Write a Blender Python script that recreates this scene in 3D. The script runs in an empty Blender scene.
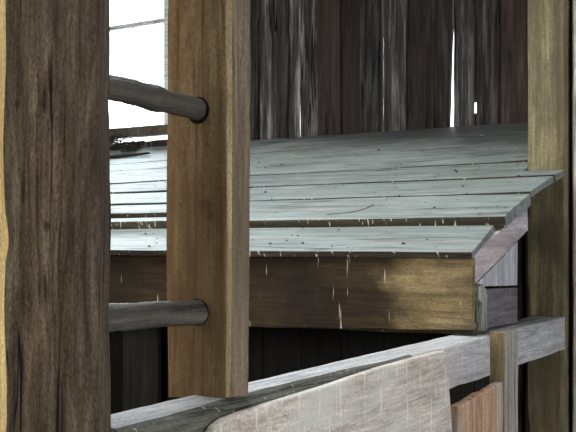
import bpy, math, random
from mathutils import Vector, noise
random.seed(7)
EZ = 1.5                       # eye height: heights below are given from the eye and lifted by this
scene = bpy.context.scene
COL = scene.collection

# ------------------------------------------------------------------ materials
def N(nt, t, **kw):
    n = nt.nodes.new(t)
    for k, v in kw.items(): setattr(n, k, v)
    return n
def math_node(nt, op, a, b=None, c=None, clamp=False):
    n = N(nt, 'ShaderNodeMath', operation=op, use_clamp=clamp)
    for i, v in enumerate((a, b, c)):
        if v is None: continue
        if isinstance(v, (int, float)): n.inputs[i].default_value = v
        else: nt.links.new(v, n.inputs[i])
    return n.outputs[0]
def mix(nt, fac, a, b, mode='MIX'):
    n = N(nt, 'ShaderNodeMix', data_type='RGBA', blend_type=mode)
    for s, v in (('Factor', fac), ('A', a), ('B', b)):
        sock = [i for i in n.inputs if i.name == s and (i.type == 'RGBA' or s == 'Factor' and i.type == 'VALUE')][0]
        if isinstance(v, (int, float)): sock.default_value = v
        elif isinstance(v, tuple): sock.default_value = (*v, 1)
        else: nt.links.new(v, sock)
    return [o for o in n.outputs if o.type == 'RGBA'][0]
def ramp(nt, fac, stops):
    n = N(nt, 'ShaderNodeValToRGB')
    el = n.color_ramp.elements
    while len(el) > 1: el.remove(el[-1])
    el[0].position, el[0].color = stops[0][0], (*stops[0][1], 1)
    for p, c in stops[1:]:
        e = el.new(p); e.color = (*c, 1)
    nt.links.new(fac, n.inputs[0])
    return n.outputs[0]
def smooth(nt, v, lo, hi):
    n = N(nt, 'ShaderNodeMapRange', interpolation_type='SMOOTHSTEP')
    nt.links.new(v, n.inputs[0]); n.inputs[1].default_value = lo; n.inputs[2].default_value = hi
    return n.outputs[0]

def wood(name, dark, mid, light, axis='X', stain=None, stain_amt=.5, stain_scale=2.5, specks=0., streaks=0.,
         rough=.85, bump=.5, crack=.6, spec=.25, fine_amt=.45, vary=.35, grain=1.0, streak_col=(.6,.55,.45), gdist=.006, low_x_tint=None, grit=.6, dust_shade=None, along=1.6, dist=.35, knots=(), streak_lo=.64):
    m = bpy.data.materials.new(name); m.use_nodes = True
    nt = m.node_tree; nt.nodes.clear(); L = nt.links.new
    out = N(nt, 'ShaderNodeOutputMaterial'); bs = N(nt, 'ShaderNodeBsdfPrincipled')
    L(bs.outputs[0], out.inputs[0])
    tc = N(nt, 'ShaderNodeTexCoord'); at = N(nt, 'ShaderNodeAttribute', attribute_name='rnd')
    rv = math_node(nt, 'MULTIPLY', at.outputs['Fac'], 37.7)
    cmb = N(nt, 'ShaderNodeCombineXYZ')
    for i in range(3): L(rv, cmb.inputs[i])
    add = N(nt, 'ShaderNodeVectorMath', operation='ADD'); L(tc.outputs['Object'], add.inputs[0]); L(cmb.outputs[0], add.inputs[1])
    P = add.outputs[0]
    def nz(along, across, detail, dist=0., rgh=.6):
        mp = N(nt, 'ShaderNodeMapping'); L(P, mp.inputs['Vector'])
        mp.inputs['Scale'].default_value = tuple(along if a == axis else across for a in 'XYZ')
        n = N(nt, 'ShaderNodeTexNoise'); L(mp.outputs[0], n.inputs['Vector'])
        n.inputs['Scale'].default_value = 1; n.inputs['Detail'].default_value = detail
        n.inputs['Roughness'].default_value = rgh; n.inputs['Distortion'].default_value = dist
        return n.outputs['Fac']
    g1 = nz(along*grain, 26*grain, 7, dist, .68)
    col = ramp(nt, g1, [(.30, dark), (.5, mid), (.70, light)])
    fn = nz(5, 150, 3, 0, .6)
    fv = math_node(nt, 'MULTIPLY_ADD', fn, 2*fine_amt, 1-fine_amt)
    gr = nz(130, 230, 2, 0, .7)
    fv = math_node(nt, 'MULTIPLY', fv, math_node(nt, 'MULTIPLY_ADD', math_node(nt, 'SUBTRACT', gr, .5), 2.4*grit, 1.))
    fb2 = nz(9, 70, 4, .2, .7)
    fv = math_node(nt, 'MULTIPLY', fv, math_node(nt, 'MULTIPLY_ADD', math_node(nt, 'SUBTRACT', fb2, .5), 1.8*grit, 1.))
    cmb2 = N(nt, 'ShaderNodeCombineColor')
    vr = math_node(nt, 'MULTIPLY_ADD', math_node(nt, 'FRACT', math_node(nt, 'MULTIPLY', at.outputs['Fac'], 7.31)), vary, 1-vary/2)
    tot = math_node(nt, 'MULTIPLY', fv, vr)
    for i in range(3): L(tot, cmb2.inputs[i])
    col = mix(nt, 1., col, cmb2.outputs[0], 'MULTIPLY')
    if stain:
        b = nz(stain_scale*.6, stain_scale, 4, .4)
        col = mix(nt, math_node(nt, 'MULTIPLY', smooth(nt, b, .42, .66), stain_amt), col, stain)
    cr = nz(1.1, 34, 2, .12, .5)
    crk = math_node(nt, 'SUBTRACT', 1., smooth(nt, math_node(nt, 'ABSOLUTE', math_node(nt, 'SUBTRACT', cr, .47)), .006, .028))
    mask = smooth(nt, nz(2.2, 9, 2), .45, .58)
    crk = math_node(nt, 'MULTIPLY', math_node(nt, 'MULTIPLY', crk, mask), crack)
    col = mix(nt, crk, col, tuple(c*.15 for c in dark))
    if low_x_tint:  # multiplies the colour by a tint towards low X, with a noisy border
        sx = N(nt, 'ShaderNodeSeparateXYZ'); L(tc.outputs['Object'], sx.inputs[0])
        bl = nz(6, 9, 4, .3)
        dv = smooth(nt, math_node(nt, 'MULTIPLY_ADD', bl, .35, sx.outputs[0]), low_x_tint[0], low_x_tint[1])
        col = mix(nt, math_node(nt, 'SUBTRACT', 1., dv), col, mix(nt, 1., col, low_x_tint[2], 'MULTIPLY'))
    for kx, ky, kz, kr in knots:
        kd = N(nt, 'ShaderNodeVectorMath', operation='DISTANCE'); L(tc.outputs['Object'], kd.inputs[0]); kd.inputs[1].default_value = (kx, ky, kz)
        kv = math_node(nt, 'ADD', kd.outputs['Value'], math_node(nt, 'MULTIPLY', math_node(nt, 'SUBTRACT', nz(20, 60, 3), .5), kr*1.6))
        col = mix(nt, math_node(nt, 'MULTIPLY', math_node(nt, 'SUBTRACT', 1., smooth(nt, kv, kr*.45, kr)), .75), col, tuple(c*.7 for c in dark))
    if dust_shade:                                        # chaff and dust, with the shade near the wall painted in too
        sx = N(nt, 'ShaderNodeSeparateXYZ'); L(tc.outputs['Object'], sx.inputs[0])
        dv = math_node(nt, 'MULTIPLY_ADD', sx.outputs[0], .25, sx.outputs[1])
        dv = smooth(nt, math_node(nt, 'MULTIPLY_ADD', nz(5, 12, 5, .3), .5, math_node(nt, 'SUBTRACT', dv, .25)), dust_shade[0], dust_shade[1])
        col = mix(nt, math_node(nt, 'MULTIPLY', dv, .85), col, (.034, .036, .033))
    if specks:
        vo = N(nt, 'ShaderNodeTexVoronoi', feature='F1'); L(P, vo.inputs['Vector']); vo.inputs['Scale'].default_value = 13
        wob = nz(90, 90, 1)
        d = math_node(nt, 'MULTIPLY_ADD', wob, .05, vo.outputs['Distance'])
        sc = N(nt, 'ShaderNodeSeparateColor'); L(vo.outputs['Color'], sc.inputs[0])
        rad = math_node(nt, 'MULTIPLY', sc.outputs[0], .10*specks)
        s = math_node(nt, 'SUBTRACT', 1., smooth(nt, math_node(nt, 'SUBTRACT', d, rad), .0, .02))
        col = mix(nt, math_node(nt, 'MULTIPLY', s, .9), col, (.012, .012, .012))
    if streaks:
        mp = N(nt, 'ShaderNodeMapping'); L(P, mp.inputs['Vector']); mp.inputs['Scale'].default_value = (70, 70, 5.5)
        n = N(nt, 'ShaderNodeTexNoise'); L(mp.outputs[0], n.inputs['Vector']); n.inputs['Scale'].default_value = 1; n.inputs['Detail'].default_value = 2
        s = math_node(nt, 'MULTIPLY', smooth(nt, n.outputs['Fac'], streak_lo, streak_lo+.06), streaks)
        col = mix(nt, s, col, streak_col)
    L(col, bs.inputs['Base Color'])
    bs.inputs['Roughness'].default_value = rough
    bs.inputs['Specular IOR Level'].default_value = spec
    h = math_node(nt, 'ADD', math_node(nt, 'MULTIPLY', g1, .8), math_node(nt, 'MULTIPLY', fn, .25))
    h = math_node(nt, 'ADD', h, math_node(nt, 'MULTIPLY', gr, .12))
    h = math_node(nt, 'SUBTRACT', h, math_node(nt, 'MULTIPLY', crk, .8))
    bp = N(nt, 'ShaderNodeBump'); bp.inputs['Strength'].default_value = bump; bp.inputs['Distance'].default_value = gdist*2
    L(h, bp.inputs['Height']); L(bp.outputs[0], bs.inputs['Normal'])
    return m

M = {}
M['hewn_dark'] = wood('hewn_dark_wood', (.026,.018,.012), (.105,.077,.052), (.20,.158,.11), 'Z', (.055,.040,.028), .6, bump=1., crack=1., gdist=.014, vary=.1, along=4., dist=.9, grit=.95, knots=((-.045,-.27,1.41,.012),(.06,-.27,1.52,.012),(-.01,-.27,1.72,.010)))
M['hewn_warm'] = wood('hewn_warm_wood', (.17,.105,.045), (.34,.235,.115), (.50,.37,.19), 'Z', (.20,.125,.06), .6, bump=.55, crack=.5, vary=.1, low_x_tint=(.09, .29, (.66,.60,.58)), knots=((.017,.193,1.567,.019),(.03,.193,1.545,.012)))  # wide face turns darker towards its left side
M['hewn_side'] = wood('hewn_side_wood', (.09,.065,.042), (.18,.137,.092), (.29,.23,.16), 'Z', (.11,.085,.055), .5, bump=.6, crack=.5, vary=.1)
M['sapwood']   = wood('yellow_sapwood', (.42,.30,.13), (.62,.47,.22), (.76,.61,.33), 'Z', (.40,.28,.12), .5, bump=.4, crack=.3, vary=.1)
M['wane']      = wood('wane_edge_wood', (.30,.215,.10), (.46,.35,.175), (.60,.48,.26), 'Z', (.33,.24,.11), .4, bump=.4, crack=.3, vary=.1)
M['rung']      = wood('worn_rung_wood', (.025,.021,.017), (.058,.050,.041), (.11,.098,.083), 'Y', (.07,.06,.05), .5, bump=.4, rough=.6, spec=.4)
M['lid']       = wood('weathered_lid_wood', (.165,.188,.176), (.265,.295,.278), (.375,.405,.38), 'X', (.165,.188,.172), .5, specks=1.3, bump=.45, crack=.8, rough=.6, spec=.4, fine_amt=.3, vary=.3, grit=.5, dust_shade=(.88, 1.36))
M['lid_edge']  = wood('lid_edge_wood', (.02,.017,.011), (.05,.042,.028), (.10,.085,.058), 'X', bump=.4, streaks=.7)
M['fascia']    = wood('stained_fascia_wood', (.16,.115,.05), (.29,.215,.10), (.41,.315,.16), 'X', (.075,.056,.04), .85, 4, specks=.8, streaks=.7, streak_lo=.69, bump=.3, crack=.3, low_x_tint=(1.46, 1.66, (.15,.13,.115)))  # board turns much darker left of its right end
M['side']      = wood('purple_grey_side_wood', (.25,.235,.25), (.41,.385,.41), (.58,.55,.57), 'Y', (.45,.34,.32), .5, 6, streaks=.35, bump=.3, crack=.4)
M['side_dark'] = wood('dark_purple_side_wood', (.09,.078,.085), (.155,.137,.147), (.22,.20,.21), 'Y', (.11,.095,.10), .5, 6, streaks=.2, bump=.3, crack=.3)
M['side_pale'] = wood('bluish_side_wood', (.27,.28,.31), (.42,.43,.46), (.58,.58,.61), 'Z', (.38,.36,.38), .5, 6, specks=.6, streaks=.3, bump=.3, crack=.3)
M['rail']      = wood('grey_rail_wood', (.24,.24,.245), (.38,.385,.39), (.53,.53,.525), 'Y', (.44,.40,.37), .4, 4, specks=.5, streaks=.4, streak_lo=.61, streak_col=(.62,.61,.59), bump=.4, crack=.35, vary=.1)
M['rail_face'] = wood('mossy_rail_edge_wood', (.035,.037,.03), (.09,.09,.075), (.20,.195,.165), 'Y', (.07,.07,.055), .6, 8, streaks=.5, bump=.7, vary=.1)
M['pink']      = wood('pinkish_board_wood', (.36,.315,.275), (.49,.435,.385), (.62,.575,.515), 'Y', (.56,.56,.52), .7, 5, specks=1., streaks=.6, streak_lo=.61, bump=.25, crack=.25, streak_col=(.80,.75,.65), vary=.1, along=5.)
M['brown']     = wood('orange_brown_board_wood', (.22,.13,.08), (.43,.27,.175), (.60,.43,.30), 'Z', (.36,.36,.37), .6, 7, bump=.4, vary=.1)
M['cleat']     = wood('grey_cleat_wood', (.17,.155,.14), (.30,.28,.255), (.45,.42,.385), 'Z', (.2,.185,.16), .5, 5, specks=.5, bump=.4, vary=.1)
M['stud']      = wood('pale_stud_wood', (.24,.245,.21), (.38,.385,.335), (.52,.52,.46), 'Z', bump=.5)
M['cleat_side']= wood('yellow_cleat_wood', (.11,.082,.042), (.22,.168,.085), (.32,.25,.14), 'Z', bump=.4, vary=.1)
M['post']      = wood('olive_post_wood', (.075,.06,.032), (.185,.152,.083), (.32,.27,.15), 'Z', (.075,.06,.038), .7, 3, bump=.35, crack=.4, vary=.1, grain=.7)
M['wall_grey'] = wood('grey_wall_wood', (.010,.009,.008), (.068,.063,.056), (.38,.355,.325), 'Z', (.03,.028,.026), .5, 3, bump=1., crack=1., gdist=.012, fine_amt=.7, grain=1.3, vary=.5)
M['wall_red']  = wood('red_brown_wall_wood', (.012,.009,.008), (.038,.026,.022), (.078,.055,.048), 'Z', (.03,.02,.02), .5, 4, bump=.7, crack=.6, fine_amt=.5, vary=.7)
M['wall_dark'] = wood('dark_grey_wall_wood', (.007,.006,.006), (.030,.026,.023), (.135,.122,.11), 'Z', (.025,.018,.016), .6, 3, bump=1., crack=1., gdist=.012, fine_amt=.7, grain=1.3, vary=.5)
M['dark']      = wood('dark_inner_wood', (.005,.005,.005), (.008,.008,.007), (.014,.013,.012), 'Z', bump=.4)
M['inner']     = wood('inner_board_wood', (.018,.017,.015), (.035,.033,.03), (.055,.05,.045), 'Z', bump=.3)
M['room']      = wood('dim_barn_wood', (.04,.032,.025), (.08,.065,.05), (.13,.11,.085), 'Z', bump=.4)
M['roomX']     = wood('dim_barn_plank', (.05,.042,.034), (.09,.075,.06), (.14,.12,.1), 'X', bump=.4)
M['frame']     = wood('window_frame_wood', (.55,.57,.58), (.68,.70,.71), (.78,.79,.80), 'X', bump=.3)  # extra pale, the window's bloom over the bars put into the colour
M['jamb']      = wood('pale_jamb_wood', (.26,.23,.18), (.40,.36,.29), (.55,.50,.41), 'Z', (.25,.23,.23), .5, 4, bump=.4)
def plain(name, c, r=.9):
    m = bpy.data.materials.new(name); m.use_nodes = True; nt = m.node_tree
    b = nt.nodes['Principled BSDF']; b.inputs['Roughness'].default_value = r; b.inputs['Specular IOR Level'].default_value = .15
    n = N(nt, 'ShaderNodeTexNoise'); n.inputs['Scale'].default_value = 60
    nt.links.new(ramp(nt, n.outputs['Fac'], [(.3, tuple(x*.6 for x in c)), (.7, c)]), b.inputs['Base Color'])
    return m
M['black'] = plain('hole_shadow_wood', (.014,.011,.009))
M['debris'] = plain('dropping_dirt', (.03,.027,.022))
M['straw'] = plain('dry_straw', (.30,.25,.17))
M['straw_dark'] = plain('dark_hay', (.03,.027,.022))
M['earth'] = plain('packed_earth', (.10,.085,.065))
M['nail'] = plain('rusty_nail', (.03,.02,.015), .6)
g = bpy.data.materials.new('dusty_window_glass'); g.use_nodes = True; nt = g.node_tree; nt.nodes.clear()
o_ = N(nt, 'ShaderNodeOutputMaterial'); mx = N(nt, 'ShaderNodeMixShader'); tr = N(nt, 'ShaderNodeBsdfTransparent'); gl = N(nt, 'ShaderNodeBsdfGlossy')
gl.inputs['Roughness'].default_value = .1
tr.inputs[0].default_value = (.95, .97, .98, 1)
mx.inputs[0].default_value = .05; nt.links.new(tr.outputs[0], mx.inputs[1]); nt.links.new(gl.outputs[0], mx.inputs[2]); nt.links.new(mx.outputs[0], o_.inputs[0])
M['glass'] = g

# ------------------------------------------------------------------ object helpers
def empty(name, loc, label, cat, group=None):
    o = bpy.data.objects.new(name, None); COL.objects.link(o); o.location = (loc[0], loc[1], loc[2]+EZ)
    o.empty_display_size = .1
    o['label'] = label; o['category'] = cat
    if group: o['group'] = group
    return o
class MB:
    """collects geometry in eye-height coordinates, linked as one mesh object"""
    def __init__(s): s.v = []; s.f = []; s.mi = []; s.r = []
    def add(s, vs, fs, mi=0, rnd=None):
        b = len(s.v); rnd = random.random() if rnd is None else rnd
        s.v += [Vector(v) for v in vs]; s.r += [rnd]*len(vs)
        s.f += [[i+b for i in f] for f in fs]; s.mi += ([mi]*len(fs) if isinstance(mi, int) else mi)
    def build(s, name, mats, parent=None, bevel=0., smooth_angle=None, kind=None, label=None):
        mats = mats if isinstance(mats, (list, tuple)) else [mats]
        me = bpy.data.meshes.new(name)
        root = parent
        off = Vector((0, 0, 0)); chain = parent
        while chain is not None: off += chain.location; chain = chain.parent
        me.from_pydata([(v + Vector((0, 0, EZ)) - off) for v in s.v], [], s.f)
        for m in mats: me.materials.append(m)
        for p, i in zip(me.polygons, s.mi): p.material_index = min(i, len(mats)-1)
        a = me.attributes.new('rnd', 'FLOAT', 'POINT')
        for i, r in enumerate(s.r): a.data[i].value = r
        import bmesh
        bm = bmesh.new(); bm.from_mesh(me); bmesh.ops.recalc_face_normals(bm, faces=bm.faces); bm.to_mesh(me); bm.free()
        if smooth_angle:
            for p in me.polygons: p.use_smooth = True
            me.set_sharp_from_angle(angle=math.radians(smooth_angle))
        o = bpy.data.objects.new(name, me); COL.objects.link(o); o.parent = parent
        if bevel:
            b = o.modifiers.new('bevel', 'BEVEL'); b.width = bevel; b.segments = 2; b.limit_method = 'ANGLE'; b.angle_limit = math.radians(50)
        if kind: o['kind'] = kind
        if label: o['label'] = label
        return o
def nz1(x, seed, f=1.): return noise.noise(Vector((x*f, seed*3.17, seed*1.31)))
def slab(mb, quad, thick, nu=24, nv=2, jit=.004, surf=.001, freq=5., endjit=0., mi=0, mi_edge=None, mi_end=None, cup=0.):
    """board: front quad p00,p10,p11,p01 (u = along the grain), thickness vector; edges wander"""
    p00, p10, p11, p01 = [Vector(q) for q in quad]; T = Vector(thick)
    sd = random.random()*100
    F, B = [], []
    vdir = ((p01-p00)+(p11-p10)).normalized(); udir = ((p10-p00)+(p11-p01)).normalized(); nrm = T.normalized()
    for i in range(nu+1):
        u = i/nu; Lg = (p10-p00).length*u
        for j in range(nv+1):
            w = j/nv
            p = (p00*(1-u)+p10*u)*(1-w) + (p01*(1-u)+p11*u)*w
            e = (nz1(Lg, sd, freq)+.5*nz1(Lg, sd+7, freq*3.3))*jit*(1-w) + (nz1(Lg, sd+3, freq)+.5*nz1(Lg, sd+9, freq*3.3))*jit*w
            p = p + vdir*e
            if endjit and i in (0, nu): p = p + udir*nz1(w*3, sd+i, 1.)*endjit
            p = p - nrm*(noise.noise(Vector((Lg*3, w*2, sd)))*surf*2 + cup*((2*w-1)**2))
            F.append(p); B.append(p+T)
    n = len(F); W = nv+1; vs = F+B; fs = []; ms = []
    me_ = mi if mi_edge is None else mi_edge; mn = me_ if mi_end is None else mi_end
    for i in range(nu):
        for j in range(nv):
            a = i*W+j; q = [a, a+W, a+W+1, a+1]
            fs.append(q); ms.append(mi); fs.append([k+n for k in reversed(q)]); ms.append(mi)
        a = i*W; fs.append([a, a+n, a+W+n, a+W]); ms.append(me_)
        a = i*W+nv; fs.append([a, a+W, a+W+n, a+n]); ms.append(me_)
    for j in range(nv):
        a = j; fs.append([a, a+1, a+1+n, a+n]); ms.append(mn)
        a = nu*W+j; fs.append([a, a+n, a+1+n, a+1]); ms.append(mn)
    mb.add(vs, fs, ms)
def box(mb, x0, x1, y0, y1, z0, z1, axis='X', jit=.002, mi=0, n=8):
    if axis == 'X': slab(mb, [(x0,y0,z0),(x1,y0,z0),(x1,y0,z1),(x0,y0,z1)], (0,y1-y0,0), n, 1, jit, 0, mi=mi)
    elif axis == 'Y': slab(mb, [(x1,y0,z0),(x1,y1,z0),(x1,y1,z1),(x1,y0,z1)], (x0-x1,0,0), n, 1, jit, 0, mi=mi)
    else: slab(mb, [(x0,y0,z0),(x0,y0,z1),(x1,y0,z1),(x1,y0,z0)], (0,y1-y0,0), n, 1, jit, 0, mi=mi)
def prism_x(mb, poly, x0, x1, mi=0):
    """polygon in (y, z), from x0 (front) to x1"""
    n = len(poly)
    vs = [(x0, y, z) for y, z in poly]+[(x1, y, z) for y, z in poly]
    fs = [list(range(n)), list(range(2*n-1, n-1, -1))]+[[i, (i+1) % n, (i+1) % n+n, i+n] for i in range(n)]
    mb.add(vs, fs, mi)
def hewn(mb, prof, z0, z1, rings=90, step=.009, amp=.004, seed=1., slots=None, low=.003, zf=3.2, foot=None):
    """squared log: closed profile (x, y), resampled and roughened along its height"""
    pts, sl = [], []
    for k in range(len(prof)):
        a, b = Vector((*prof[k], 0)), Vector((*prof[(k+1) % len(prof)], 0))
        m = max(1, round((b-a).length/step))
        for i in range(m): pts.append(a.lerp(b, i/m)); sl.append((slots or {}).get(k, 0))
    c = sum(pts, Vector())/len(pts); n = len(pts)
    vs, fs, ms = [], [], []
    for r in range(rings+1):
        z = z0+(z1-z0)*r/rings
        for p in pts:
            d = (p-c).normalized()
            e = noise.noise(Vector((p.x*38, p.y*38, z*zf+seed)))*amp + noise.noise(Vector((p.x*90, p.y*90, z*7+seed)))*amp*.55
            e += noise.noise(Vector((p.x*5, p.y*5, z*2.1+seed*2)))*low*2
            cutx = max(0, noise.noise(Vector((p.x*9+seed, p.y*9, z*11)))-.35)*amp*2.2
            q = p+d*(e-cutx); vs.append((q.x, q.y, z))
    for r in range(rings):
        for i in range(n):
            a = r*n+i; b = r*n+(i+1) % n
            fs.append([a, b, b+n, a+n]); ms.append(sl[i])
    fs.append(list(range(n-1, -1, -1))); ms.append(0)
    fs.append(list(range(rings*n, rings*n+n))); ms.append(0)
    if foot: vs = [(x, y, z+foot(x, y) if i < n else z) for i, (x, y, z) in enumerate(vs)]
    mb.add(vs, fs, ms)
def stick(mb, path, rads, sides=20, rough=.0015, seed=0., mi=0, caps=True):
    path = [Vector(p) for p in path]; vs, fs = [], []
    for i, p in enumerate(path):
        t = (path[min(i+1, len(path)-1)]-path[max(i-1, 0)]).normalized()
        up = Vector((0, 0, 1)) if abs(t.z) < .9 else Vector((1, 0, 0))
        a = t.cross(up).normalized(); b = a.cross(t)
        for k in range(sides):
            th = 2*math.pi*k/sides; d = a*math.cos(th)+b*math.sin(th)
            r = rads[i]+rough*noise.noise(Vector((d.x*2+seed, d.z*2, i*.6)))*1.5
            vs.append(p+d*r)
    for i in range(len(path)-1):
        for k in range(sides):
            a = i*sides+k; b = i*sides+(k+1) % sides; fs.append([a, b, b+sides, a+sides])
    if caps:
        fs.append(list(range(sides))); fs.append(list(range(len(vs)-1, len(vs)-1-sides, -1)))
    mb.add(vs, fs, mi)

# ------------------------------------------------------------------ setting
ZF, ZC = -EZ, 1.85             # floor and ceiling, from the eye
XL, XR, YB, YN = -5.6, 2.4, 4.68, -2.6
mb = MB(); slab(mb, [(XL-.2,YN-.2,ZF),(XR+.2,YN-.2,ZF),(XR+.2,YB+.2,ZF),(XL-.2,YB+.2,ZF)], (0,0,-.1), 20, 20, 0, .004); mb.build('floor', M['earth'], kind='structure')
HX0, HX1, HY0, HY1 = -4.3, -.9, 1.0, 3.0          # open hay hatch over the ladder
mb = MB(); y = YN-.2
while y < YB+.2-1e-6:
    for a, b in ([(XL-.2, HX0), (HX1, XR+.2)] if HY0-1e-6 <= y < HY1-1e-6 else [(XL-.2, XR+.2)]):
        slab(mb, [(a,y,ZC),(b,y,ZC),(b,y+.2,ZC),(a,y+.2,ZC)], (0,0,.05), 8, 1, 0, 0)
    y += .2
mb.build('ceiling', M['roomX'], kind='structure')
def plank_wall(name, horiz, a0, a1, fixed, thick, hole=None, w=.2, z0=ZF, z1=ZC):
    mb = MB(); a = a0
    def seg(a, b, za, zb):
        if horiz == 'X': slab(mb, [(a,fixed,za),(a,fixed,zb),(b,fixed,zb),(b,fixed,za)], (0,thick,0), 8, 1, 0, 0)
        else: slab(mb, [(fixed,a,za),(fixed,a,zb),(fixed,b,zb),(fixed,b,za)], (thick,0,0), 8, 1, 0, 0)
    while a < a1-1e-6:
        b = min(a+w, a1)
        if hole and a >= hole[0]-1e-6 and b <= hole[1]+1e-6:
            if hole[2] > z0: seg(a, b, z0, hole[2])
            if hole[3] < z1: seg(a, b, hole[3], z1)
        else: seg(a, b, z0, z1)
        a = b
    return mb.build(name, M['room'], kind='structure')
plank_wall('wall_left', 'Y', YN, YB+.05, XL, -.04)
plank_wall('wall_right', 'Y', YN, YB+.05, XR, .04, (YN+2.6, YN+5.2, ZF, .9))
plank_wall('wall_front', 'X', XL, XR, YN, -.04, (XL+2.0, XL+4.8, -.1, 1.7))

# back wall: individual upright boards with real gaps; g = grey, r = red brown
WX0, WX1, WZ0, WZ1 = -5.15, -3.965, .632, 1.75      # window opening
mb = MB()
def wboard(x0, x1, k, za=ZF, zb=ZC, dy=0., jit=.007, tilt=0., x1t=None):
    x1t = x1+tilt if x1t is None else x1t
    slab(mb, [(x0,YB+dy,za),(x0+tilt,YB+dy,zb),(x1t,YB+dy,zb),(x1,YB+dy,za)], (0,.022,0), 90, 4, jit, .0025 if k == 'g' else .001, freq=4., mi='grd'.index(k), cup=.002)
cuts = [(-3.36,'d'),(-3.298,'g'),(-3.165,'d'),(-3.095,'g'),(-3.0370,None),(-3.0245,'g'),(-2.894,'r'),(-2.754,'r'),(-2.63,'d'),(-2.4985,None),(-2.487,'g'),(-2.356,'r'),(-2.23,'d'),(-2.18,None),(-2.086,'g'),(-1.982,None),(-1.964,'d'),(-1.847,'r'),(-1.709,'r'),(-1.58,'g'),(-1.44,'r'),(-1.30,'g')]
lay_i = 0
for i, (x, k) in enumerate(cuts[:-1]):
    if k is None: lay_i -= 1; continue
    x1 = cuts[i+1][0]; lay = (lay_i % 2)*.024 + (.001 if x == -2.23 else 0); lay_i += 1
    free_l = i > 0 and cuts[i-1][1] is None; free_r = cuts[i+1][1] is None
    thin = x in (-3.095, -3.0245, -2.63, -2.487)
    ov = .012 if lay else 0
    wboard(x-(0 if free_l else ov), x1+(0 if free_r else ov), k, dy=lay, jit=.0007 if thin else .003 if (free_l or free_r) else .006, x1t=-2.0714 if x == -2.23 else None)
# strips behind most of the knot gap and behind the foot of the wide gap
wboard(-2.01, -1.93, 'g', .685, ZC, .05, .003); wboard(-2.01, -1.93, 'g', ZF, .63, .05, .003); wboard(-2.25, -2.05, 'g', ZF, .57, .05, .003)
x = -1.30; i = 0
while x < XR:
    w = random.choice((.12, .14, .16)); wboard(x-.012, min(x+w+.012, XR), random.choice('gr'), dy=(i % 2)*.024, jit=.004); x += w; i += 1
x = -3.36; i = 0
while x > XL:
    w = random.choice((.12, .14, .16)); x0 = max(x-w, XL)
    if x > WX0 and x0 < WX1:
        a, b = max(x0, WX0) if x0 > WX0-.02 else x0, x
        wboard(x0-.012, x+.012, random.choice('gr'), ZF, WZ0-.03, (i % 2)*.024, .002)
        if x > WX1: wboard(WX1+.02, x+.012, 'g', WZ0-.03, ZC, (i % 2)*.024, .002)
        elif x0 < WX0: wboard(x0-.012, WX0-.02, 'g', WZ0-.03, ZC, (i % 2)*.024, .002)
        wboard(x0-.012, x+.012, random.choice('gr'), WZ1, ZC, (i % 2)*.024+.0005, .002)
    else: wboard(x0-.012, x+.012, random.choice('gr'), dy=(i % 2)*.024, jit=.004)
    x = x0; i += 1
mb.build('wall_back', [M['wall_grey'], M['wall_red'], M['wall_dark']], kind='structure')

# window in the back wall
mb = MB(); box(mb, WX0-.03, WX0+.02, YB-.015, YB+.05, WZ0, WZ1, 'Z'); box(mb, WX1-.025, WX1+.035, YB-.015, YB+.05, WZ0, WZ1, 'Z'); box(mb, WX0-.03, WX1+.035, YB-.015, YB+.05, WZ1, WZ1+.05, 'X')
win = mb.build('window_1', M['frame'], kind='structure', bevel=.003)
mb = MB(); slab(mb, [(WX0-.04,YB-.045,WZ0),(WX1+.04,YB-.045,WZ0),(WX1+.04,YB-.045,WZ0+.055),(WX0-.04,YB-.045,WZ0+.055)], (0,.10,0), 20, 2, .004, .002); mb.build('sill', M['room'], win, bevel=.004)
mb = MB(); box(mb, WX0, WX1, YB, YB+.03, 1.318, 1.346, 'X'); mb.build('sash_bar', M['frame'], win, bevel=.003)
for xm in (-4.27, -4.72):
    mb = MB(); box(mb, xm-.003, xm+.003, YB+.015, YB+.025, WZ0+.05, 1.323, 'Z'); mb.build('muntin', M['frame'], win)
mb = MB(); mb.add([(WX0,YB+.02,WZ0),(WX1,YB+.02,WZ0),(WX1,YB+.02,WZ1),(WX0,YB+.02,WZ1)], [[0,1,2,3]]); mb.build('pane', M['glass'], win)

# ------------------------------------------------------------------ feed bin with the sloping lid
binb = empty('feed_bin', (-2.9, 3.4, ZF), 'large wooden feed bin with a sloping lid of weathered grey boards', 'feed bin')
lid = bpy.data.objects.new('lid', None); COL.objects.link(lid); lid.parent = binb; lid.location = (0, 0, .9); lid.empty_display_size = .1
XE = -5.45
def zu(s): return .26+.33*(s-3.818)+.03*max(0, s-4.0)
def zl(s): return -.044+.28*(s-2.942)
def lid_board(sl0, sr0, sl1, sr1, x0=XE, x1=-1.25, plane=zu, th=.024, drop=0., jit=.0025, name='lid_board', ej=.004, x11=None, lift=.006, liftr=None):
    liftr = lift if liftr is None else liftr
    x11 = x1 if x11 is None else x11
    mb = MB()
    n = max(8, int((x1-x0)*14))
    slab(mb, [(x0,sl0,plane(sl0)-drop+lift),(x1,sr0,plane(sr0)-drop+liftr),(x11,sr1,plane(sr1)-drop),(x0,sl1,plane(sl1)-drop)], (0,.33*th*.9,-th), n, 3, jit, .0012, freq=2.5, endjit=ej, mi_edge=1, mi_end=0)
    return mb.build(name, [M['lid'], M['lid_edge']], lid, bevel=.003)
g_ = .009
lid_board(2.912, 2.942, 3.36, 3.37, plane=zl, th=.022, jit=.002, name='front_board', x11=-1.325, lift=0)
lid_board(3.222, 3.248, 3.515-.004, 3.531-.008, x0=-2.66, x1=-1.262, x11=-1.271, th=.042, jit=.002, lift=.003)       # right of the butt joint
lid_board(3.175, 3.232, 3.265, 3.303, x1=-2.672, th=.034, jit=.003)                       # narrow left strip
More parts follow.
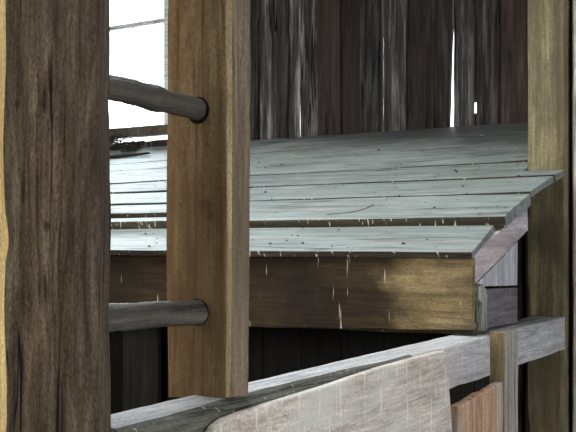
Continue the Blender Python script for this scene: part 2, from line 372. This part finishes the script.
lid_board(3.315, 3.357, 3.455, 3.508, x1=-2.672, th=.034, jit=.003)
lid_board(3.46, 3.515, 3.68, 3.708, x1=-2.672)
lid_board(3.515, 3.531, 3.742-g_, 3.756-g_, x0=-2.664, x1=-1.272, x11=-1.259, lift=.001, liftr=.005)
# notched board around the post: its nose runs on in front of the post
mb = MB()
sA = [(-5.45,3.69),(-1.258,3.760),(-1.247,3.835),(-1.414,3.846),(-1.416,3.982),(-2.85,3.955),(-3.7,3.884),(-5.45,3.80)]
top = [(x, s, zu(s)+(.003 if k < 2 else 0)) for k, (x, s) in enumerate(sA)]; bot = [(x, s+.007, zu(s)-.024) for x, s in sA]; n = len(sA)
mb.add(top+bot, [list(range(n)), list(range(2*n-1, n-1, -1))]+[[i, (i+1) % n, (i+1) % n+n, i+n] for i in range(n)], [0, 0, 1]+[0]*(n-1))
mb.build('lid_board', [M['lid'], M['lid_edge']], lid, bevel=.003)
lid_board(3.832, 3.994, 4.07, 4.288, x1=-1.418, lift=.004)
lid_board(4.074, 4.291, 4.19, 4.50, x1=-1.418, lift=.002, liftr=.001)
lid_board(4.194, 4.503, 4.40, 4.664, x1=-1.418, lift=.002, liftr=.001)
lid_board(4.395, 4.658, 4.667, 4.667, x1=-1.418, lift=0)
# front board under the lid edge, its dark lower lath
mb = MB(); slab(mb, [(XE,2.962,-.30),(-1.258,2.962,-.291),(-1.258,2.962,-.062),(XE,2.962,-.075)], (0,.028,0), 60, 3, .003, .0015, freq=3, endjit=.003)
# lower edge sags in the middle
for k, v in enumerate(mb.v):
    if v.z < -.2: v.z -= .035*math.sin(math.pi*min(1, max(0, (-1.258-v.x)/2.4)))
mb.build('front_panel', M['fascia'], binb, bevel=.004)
mb = MB(); slab(mb, [(XE,3.0,-.36),(-1.262,3.0,-.312),(-1.262,3.0,-.27),(XE,3.0,-.27)], (0,.02,0), 40, 1, .003, .001); mb.build('lath', M['lid_edge'], binb, bevel=.003)
# sloping side boards
mb = MB(); prism_x(mb, [(2.99,-.060),(3.27,.026),(3.53,.128),(3.535,.028),(3.30,-.058),(3.05,-.148),(2.995,-.165)], -1.283, -1.305); mb.build('side_board', M['side'], binb, bevel=.003)
mb = MB(); prism_x(mb, [(3.066,-.154),(3.30,-.068),(3.452,-.011),(3.449,-.170),(3.10,-.160)], -1.291, -1.31); mb.build('side_board', M['side_pale'], binb, bevel=.002)
mb = MB(); prism_x(mb, [(3.02,-.166),(3.452,-.179),(3.45,-.304),(3.02,-.302)], -1.292, -1.31); mb.build('side_board', M['side_dark'], binb, bevel=.002, label='darker purplish side board')
mb = MB(); prism_x(mb, [(3.03,-.158),(3.06,-.150),(3.085,-.165),(3.10,-.19),(3.092,-.24),(3.098,-.303),(3.055,-.303),(3.06,-.215),(3.035,-.20)], -1.262, -1.288); mb.build('corner_stud', M['stud'], binb, bevel=.003)
# dark inner boards
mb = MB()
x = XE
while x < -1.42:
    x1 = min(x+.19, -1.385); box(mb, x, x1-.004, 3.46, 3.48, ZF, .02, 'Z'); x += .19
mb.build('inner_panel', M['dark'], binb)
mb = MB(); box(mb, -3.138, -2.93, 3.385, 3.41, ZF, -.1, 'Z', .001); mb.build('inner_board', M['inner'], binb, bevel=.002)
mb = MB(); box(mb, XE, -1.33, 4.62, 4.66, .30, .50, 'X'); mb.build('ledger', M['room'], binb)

# ------------------------------------------------------------------ stall partition
part = empty('stall_partition', (-1.2, 2.5, ZF), 'low stall partition of a grey top rail with a pinkish whitewashed board, below the bin lid', 'partition')
def xr(s): return -1.160-.0344*(s-1.245)           # front plane of the rail
mb = MB()
S0, S1 = 1.25, 3.856
n = 90
for i in range(n+1):
    y = S0+(S1-S0)*i/n; t = i/n; ch = .003+.024*(1-min(1, max(0, (y-1.9)/.75)))*(.22+.78*min(1, max(0, (y-1.36)/.25)))
    zt = -.3215+.0135*t; j = lambda k, a=.003: nz1(y, k, 6)*a+nz1(y, k+5, 17)*a*.6
    xf = xr(y); xb = -1.273-.099*t
    pr = [(xf+j(1), zt-ch*.95-.002+j(2)), (xf-ch*1.25+j(3, .004), zt+j(4, .0012)), ((xf+xb)/2, zt+j(5, .001)), (xb+j(6), zt+j(7, .0015)), (xb+j(8), zt-.127), (xf+j(9), zt-.127+j(10)), (xf+j(11, .002), zt-.075)]
    b = len(mb.v); mb.v += [Vector((x, y, z)) for x, z in pr]; mb.r += [.37]*7
    if i:
        for k in range(7):
            mb.f.append([b-7+k, b-7+(k+1) % 7, b+(k+1) % 7, b+k])
            mb.mi.append(1 if (k == 0 and y < 2.45+.1*nz1(y, 3, 20)) or (k in (5, 6) and y < 1.75) else 0)
mb.f += [list(range(7)), [n*7+6-k for k in range(7)]]; mb.mi += [0, 0]
R_ = mb.build('top_rail', [M['rail'], M['rail_face']], part, bevel=.003, label='long grey rail, dark and splintered along its near front edge')
def xp(s): return xr(s)+.024
poly = [(1.462,-.42),(1.468,-.372),(1.487,-.354),(1.52,-.344),(1.57,-.3405),(1.63,-.338),(1.75,-.335),(1.91,-.331),(2.05,-.325),(2.19,-.3195),(2.37,-.3175),(2.55,-.3165),(2.595,-.318),(2.604,-.33),(2.61,-.388),(2.622,-.40),(2.634,-.462),(2.65,-.556),(2.655,-.72),(1.45,-.72),(1.452,-.5)]
mb = MB(); prism_x(mb, poly, 0, -.022)
for v in mb.v: v.x += xp(v.y)
mb.build('face_board', M['pink'], part, bevel=.006, label='wide pinkish board streaked with white')
mb = MB(); slab(mb, [(-1.176,2.664,-.75),(-1.176,3.014,-.75),(-1.176,3.014,-.456),(-1.176,2.664,-.484)], (-.03,0,0), 16, 3, .004, .001, freq=14, endjit=.002)
mb.build('lower_board', M['brown'], part, bevel=.003, label='orange-brown lower board')
mb = MB(); slab(mb, [(-1.172,3.019,ZF),(-1.172,3.019,-.297),(-1.172,3.136,-.300),(-1.172,3.136,ZF)], (-.053,0,0), 30, 3, .003, .001, freq=6, endjit=.006, mi_edge=0)
for i, f in enumerate(mb.f):                       # left edge is fresh yellow wood
    if all(abs(mb.v[k].y-3.019) < .012 for k in f): mb.mi[i] = 1
mb.build('cleat', [M['cleat'], M['cleat_side']], part, bevel=.003, label='upright grey cleat with a yellow edge')
mb = MB(); slab(mb, [(-1.195,1.25,-1.2),(-1.225,2.66,-1.2),(-1.225,2.66,-.73),(-1.195,1.25,-.73)], (-.03,0,0), 20, 2, .003, .001); mb.build('face_board', M['pink'], part, bevel=.004)

# ------------------------------------------------------------------ ladder: two hewn rails and round rungs
lad = empty('ladder', (-1.27, 1.4, ZF), 'rough wooden ladder of two thick hewn rails and round stick rungs, in the foreground', 'ladder')
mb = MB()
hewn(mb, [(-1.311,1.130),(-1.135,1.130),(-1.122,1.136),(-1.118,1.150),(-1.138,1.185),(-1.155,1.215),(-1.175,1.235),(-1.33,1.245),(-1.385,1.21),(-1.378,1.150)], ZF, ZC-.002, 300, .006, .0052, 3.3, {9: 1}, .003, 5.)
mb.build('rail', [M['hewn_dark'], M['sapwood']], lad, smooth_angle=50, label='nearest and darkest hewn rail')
mb = MB()
hewn(mb, [(-1.351,1.593),(-1.200,1.593),(-1.191,1.599),(-1.190,1.657),(-1.193,1.661),(-1.350,1.661),(-1.354,1.657),(-1.354,1.596)], -.317, ZC-.002, 200, .008, .0016, 9.1, {1: 1, 2: 2}, .0015, foot=lambda x, y: -.013*min(1, max(0, (-1.20-x)/.15))-.07*max(0, y-1.593))
mb.build('rail', [M['hewn_warm'], M['wane'], M['hewn_side']], lad, smooth_angle=50, label='warm brown rail standing on the partition')
def rung(z0, z1, r, seed, sag):
    mb = MB(); pts = []; rr = []
    for i in range(41):
        t = i/40; pts.append((-1.27+.004*nz1(t, seed, 3), 1.215+t*(1.655-1.215), z0+(z1-z0)*t+sag*math.sin(math.pi*t)+.004*nz1(t, seed+4, 4)))
        rr.append(r*(1+.07*nz1(t, seed+2, 5))+(.004*math.exp(-((t-.55)/.05)**2) if sag > 0 else 0))
    stick(mb, pts, rr, 24, .0015, seed); mb.build('rung', M['rung'], lad, smooth_angle=60)
rung(.276, .258, .0228, 2.2, .002); rung(-.142, -.151, .0245, 5.7, -.001)
for zc, rad in ((.2585, .0275), (-.1505, .0272)):   # flat dark ring painted as the hole's shade around the rung end
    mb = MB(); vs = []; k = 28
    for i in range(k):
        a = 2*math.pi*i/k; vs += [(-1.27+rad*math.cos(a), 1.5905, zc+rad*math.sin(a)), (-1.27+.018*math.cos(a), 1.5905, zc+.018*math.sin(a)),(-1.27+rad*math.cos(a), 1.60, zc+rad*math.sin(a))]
    mb.add(vs, [[3*i, 3*((i+1) % k), 3*((i+1) % k)+1, 3*i+1] for i in range(k)]+[[3*i, 3*((i+1) % k), 3*((i+1) % k)+2, 3*i+2] for i in range(k)]); mb.build('hole_shade', M['black'], lad)

# ------------------------------------------------------------------ right post and jamb board
mb = MB(); hewn(mb, [(-1.402,3.862),(-1.258,3.862),(-1.253,3.868),(-1.255,4.0),(-1.405,4.0),(-1.405,3.866)], ZF, ZC, 160, .012, .0016, 5.2, None, .0015)
o = mb.build('post', M['post'], smooth_angle=50); o['label'] = 'square olive-brown post standing behind the right end of the bin lid and rail'; o['category'] = 'post'
jb = empty('jamb_board', (-1.22, 3.96, ZF), 'narrow upright board beside the square post, at the right edge of the photo', 'board')
mb = MB(); slab(mb, [(-1.252,3.93,ZF),(-1.250,3.93,ZC),(-1.234,3.93,ZC),(-1.234,3.93,ZF)], (0,.06,0), 60, 1, .002, .001); mb.build('gap_shade', M['dark'], jb, bevel=.002)  # near-black strip, the shade of the gap beside the post put into its colour
mb = MB(); slab(mb, [(-1.236,3.90,ZF),(-1.234,3.90,ZC),(-1.216,3.90,ZC),(-1.214,3.90,ZF)], (0,.10,0), 60, 1, .002, .001); mb.build('plank', M['cleat'], jb, bevel=.002)
mb = MB(); slab(mb, [(-1.228,3.894,ZF),(-1.226,3.894,ZC),(-1.217,3.894,ZC),(-1.215,3.894,ZF)], (0,.006,0), 80, 1, .0015, .001, freq=9); mb.build('batten', M['jamb'], jb)

# ------------------------------------------------------------------ loose things on the lid
def onlid(x, s, up=.0): return (x, s, zu(s)+up)
mb = MB(); stick(mb, [onlid(-4.62+.1*i, 4.40+.008*i+.006*math.sin(i*1.7), .014+.003*math.sin(i)) for i in range(8)], [.012-.0006*i for i in range(8)], 10, .003, 3)
o = mb.build('branch', M['straw_dark'], smooth_angle=60); o['label'] = 'short dark stick lying on the bin lid under the window'; o['category'] = 'stick'
mb = MB()
for i in range(1100):  # mostly near-black strands, the cavity shade under the sill put into their colour
    x = random.uniform(-5.1, -4.13); s = random.uniform(4.50, 4.625); a = random.uniform(0, math.pi); L = random.uniform(.04, .16)
    z = zu(s)+.012+random.random()*(.075 if x < -4.25 else .03)
    dx, dy = math.cos(a)*L/2, math.sin(a)*L*.12
    stick(mb, [(x-dx, s-dy, z+random.uniform(-.004,.03)), (x, s, z+.01), (x+dx, s+dy, z+random.uniform(-.004,.03))], [.0018]*3, 4, 0, mi=0 if random.random() < .08 else 1, caps=False)
o = mb.build('straw', [M['straw'], M['straw_dark']], kind='stuff'); o['label'] = 'straw tangle darkened as cavity shade along the back of the bin lid below the window'; o['category'] = 'straw'
mb = MB(); stick(mb, [(-4.43,4.470,zu(4.47)+.006),(-4.32,4.478,zu(4.478)+.05),(-4.20,4.486,zu(4.486)+.085)], [.0035,.003,.0025], 6, .0005)
o = mb.build('straw_stalk', M['straw']); o['label'] = 'single pale stalk slanting up from the straw under the window'; o['category'] = 'straw'
mb = MB(); stick(mb, [onlid(-1.99,3.28,.008), onlid(-1.93,3.292,.008), onlid(-1.885,3.32,.006), onlid(-1.86,3.36,.006), onlid(-1.85,3.40,.007)], [.0015]*5, 6, .0002)
o = mb.build('twig', M['debris']); o['label'] = 'thin curved twig lying on the middle of the bin lid'; o['category'] = 'twig'
mb = MB()
for i in range(150):
    x = random.uniform(-4.3, -1.32); s = random.uniform(3.3, 4.3) if random.random() < .75 else random.uniform(2.96, 3.2)
    if x > -1.45 and s > 3.8: continue
    if 3.2 <= s < 3.3 or (x < -2.6 and s < 3.38 and s > 3.2): continue
    z = (zu(s) if s > 3.25 else zl(s))+.001
    r = random.choice((.003, .004, .005, .007)); e = random.uniform(.5, 1)
    a = random.uniform(0, 3.14)
    vs = [(x, s, z+r*.9)]+[(x+r*math.cos(a+k*1.047)*(1+.4*random.random()), s+e*r*math.sin(a+k*1.047), z) for k in range(6)]
    mb.add(vs, [[0, 1+k, 1+(k+1) % 6] for k in range(6)]+[[6,5,4,3,2,1]])
o = mb.build('droppings', M['debris'], kind='stuff'); o['label'] = 'small dark droppings scattered over the bin lid'; o['category'] = 'droppings'

# ------------------------------------------------------------------ light and sky
w = bpy.data.worlds.new('sky'); scene.world = w; w.use_nodes = True
bg = w.node_tree.nodes['Background']; bg.inputs[0].default_value = (.93, .97, 1, 1); bg.inputs[1].default_value = 4.
def area(name, loc, target, sx, sy, power, col):
    l = bpy.data.lights.new(name, 'AREA'); l.shape = 'RECTANGLE'; l.size = sx; l.size_y = sy; l.energy = power; l.color = col
    o = bpy.data.objects.new(name, l); COL.objects.link(o); o.location = (loc[0], loc[1], loc[2]+EZ)
    d = Vector(target)-Vector(loc); o.rotation_euler = d.to_track_quat('-Z', 'Y').to_euler()
    return o
area('window_daylight', (-6.6, 6.6, 2.6), (-3.0, 3.4, .1), 2.6, 2.6, 420, (.84, .94, 1))
area('loft_daylight', (-2.8, 2.2, 2.9), (-2.6, 2.6, 0), 3.0, 2.0, 105, (.90, .97, 1))
area('right_door_daylight', (3.0, 1.3, .3), (-1.2, 2.4, -.3), 2.3, 2.0, 75, (.97, .98, 1))
area('rear_door_daylight', (-2.2, -3.3, 1.1), (-1.5, 3.0, -.1), 2.4, 1.6, 115, (1, .93, .80))

# ------------------------------------------------------------------ camera
cam = bpy.data.cameras.new('camera'); co = bpy.data.objects.new('camera', cam); COL.objects.link(co)
cam.sensor_width = 36; cam.lens = 62.5; cam.shift_y = 22/576; cam.clip_start = .02
co.location = (0, 0, EZ); co.rotation_euler = (math.pi/2, 0, math.atan2(.551, .834))
scene.camera = co
scene.view_settings.view_transform = 'Standard'
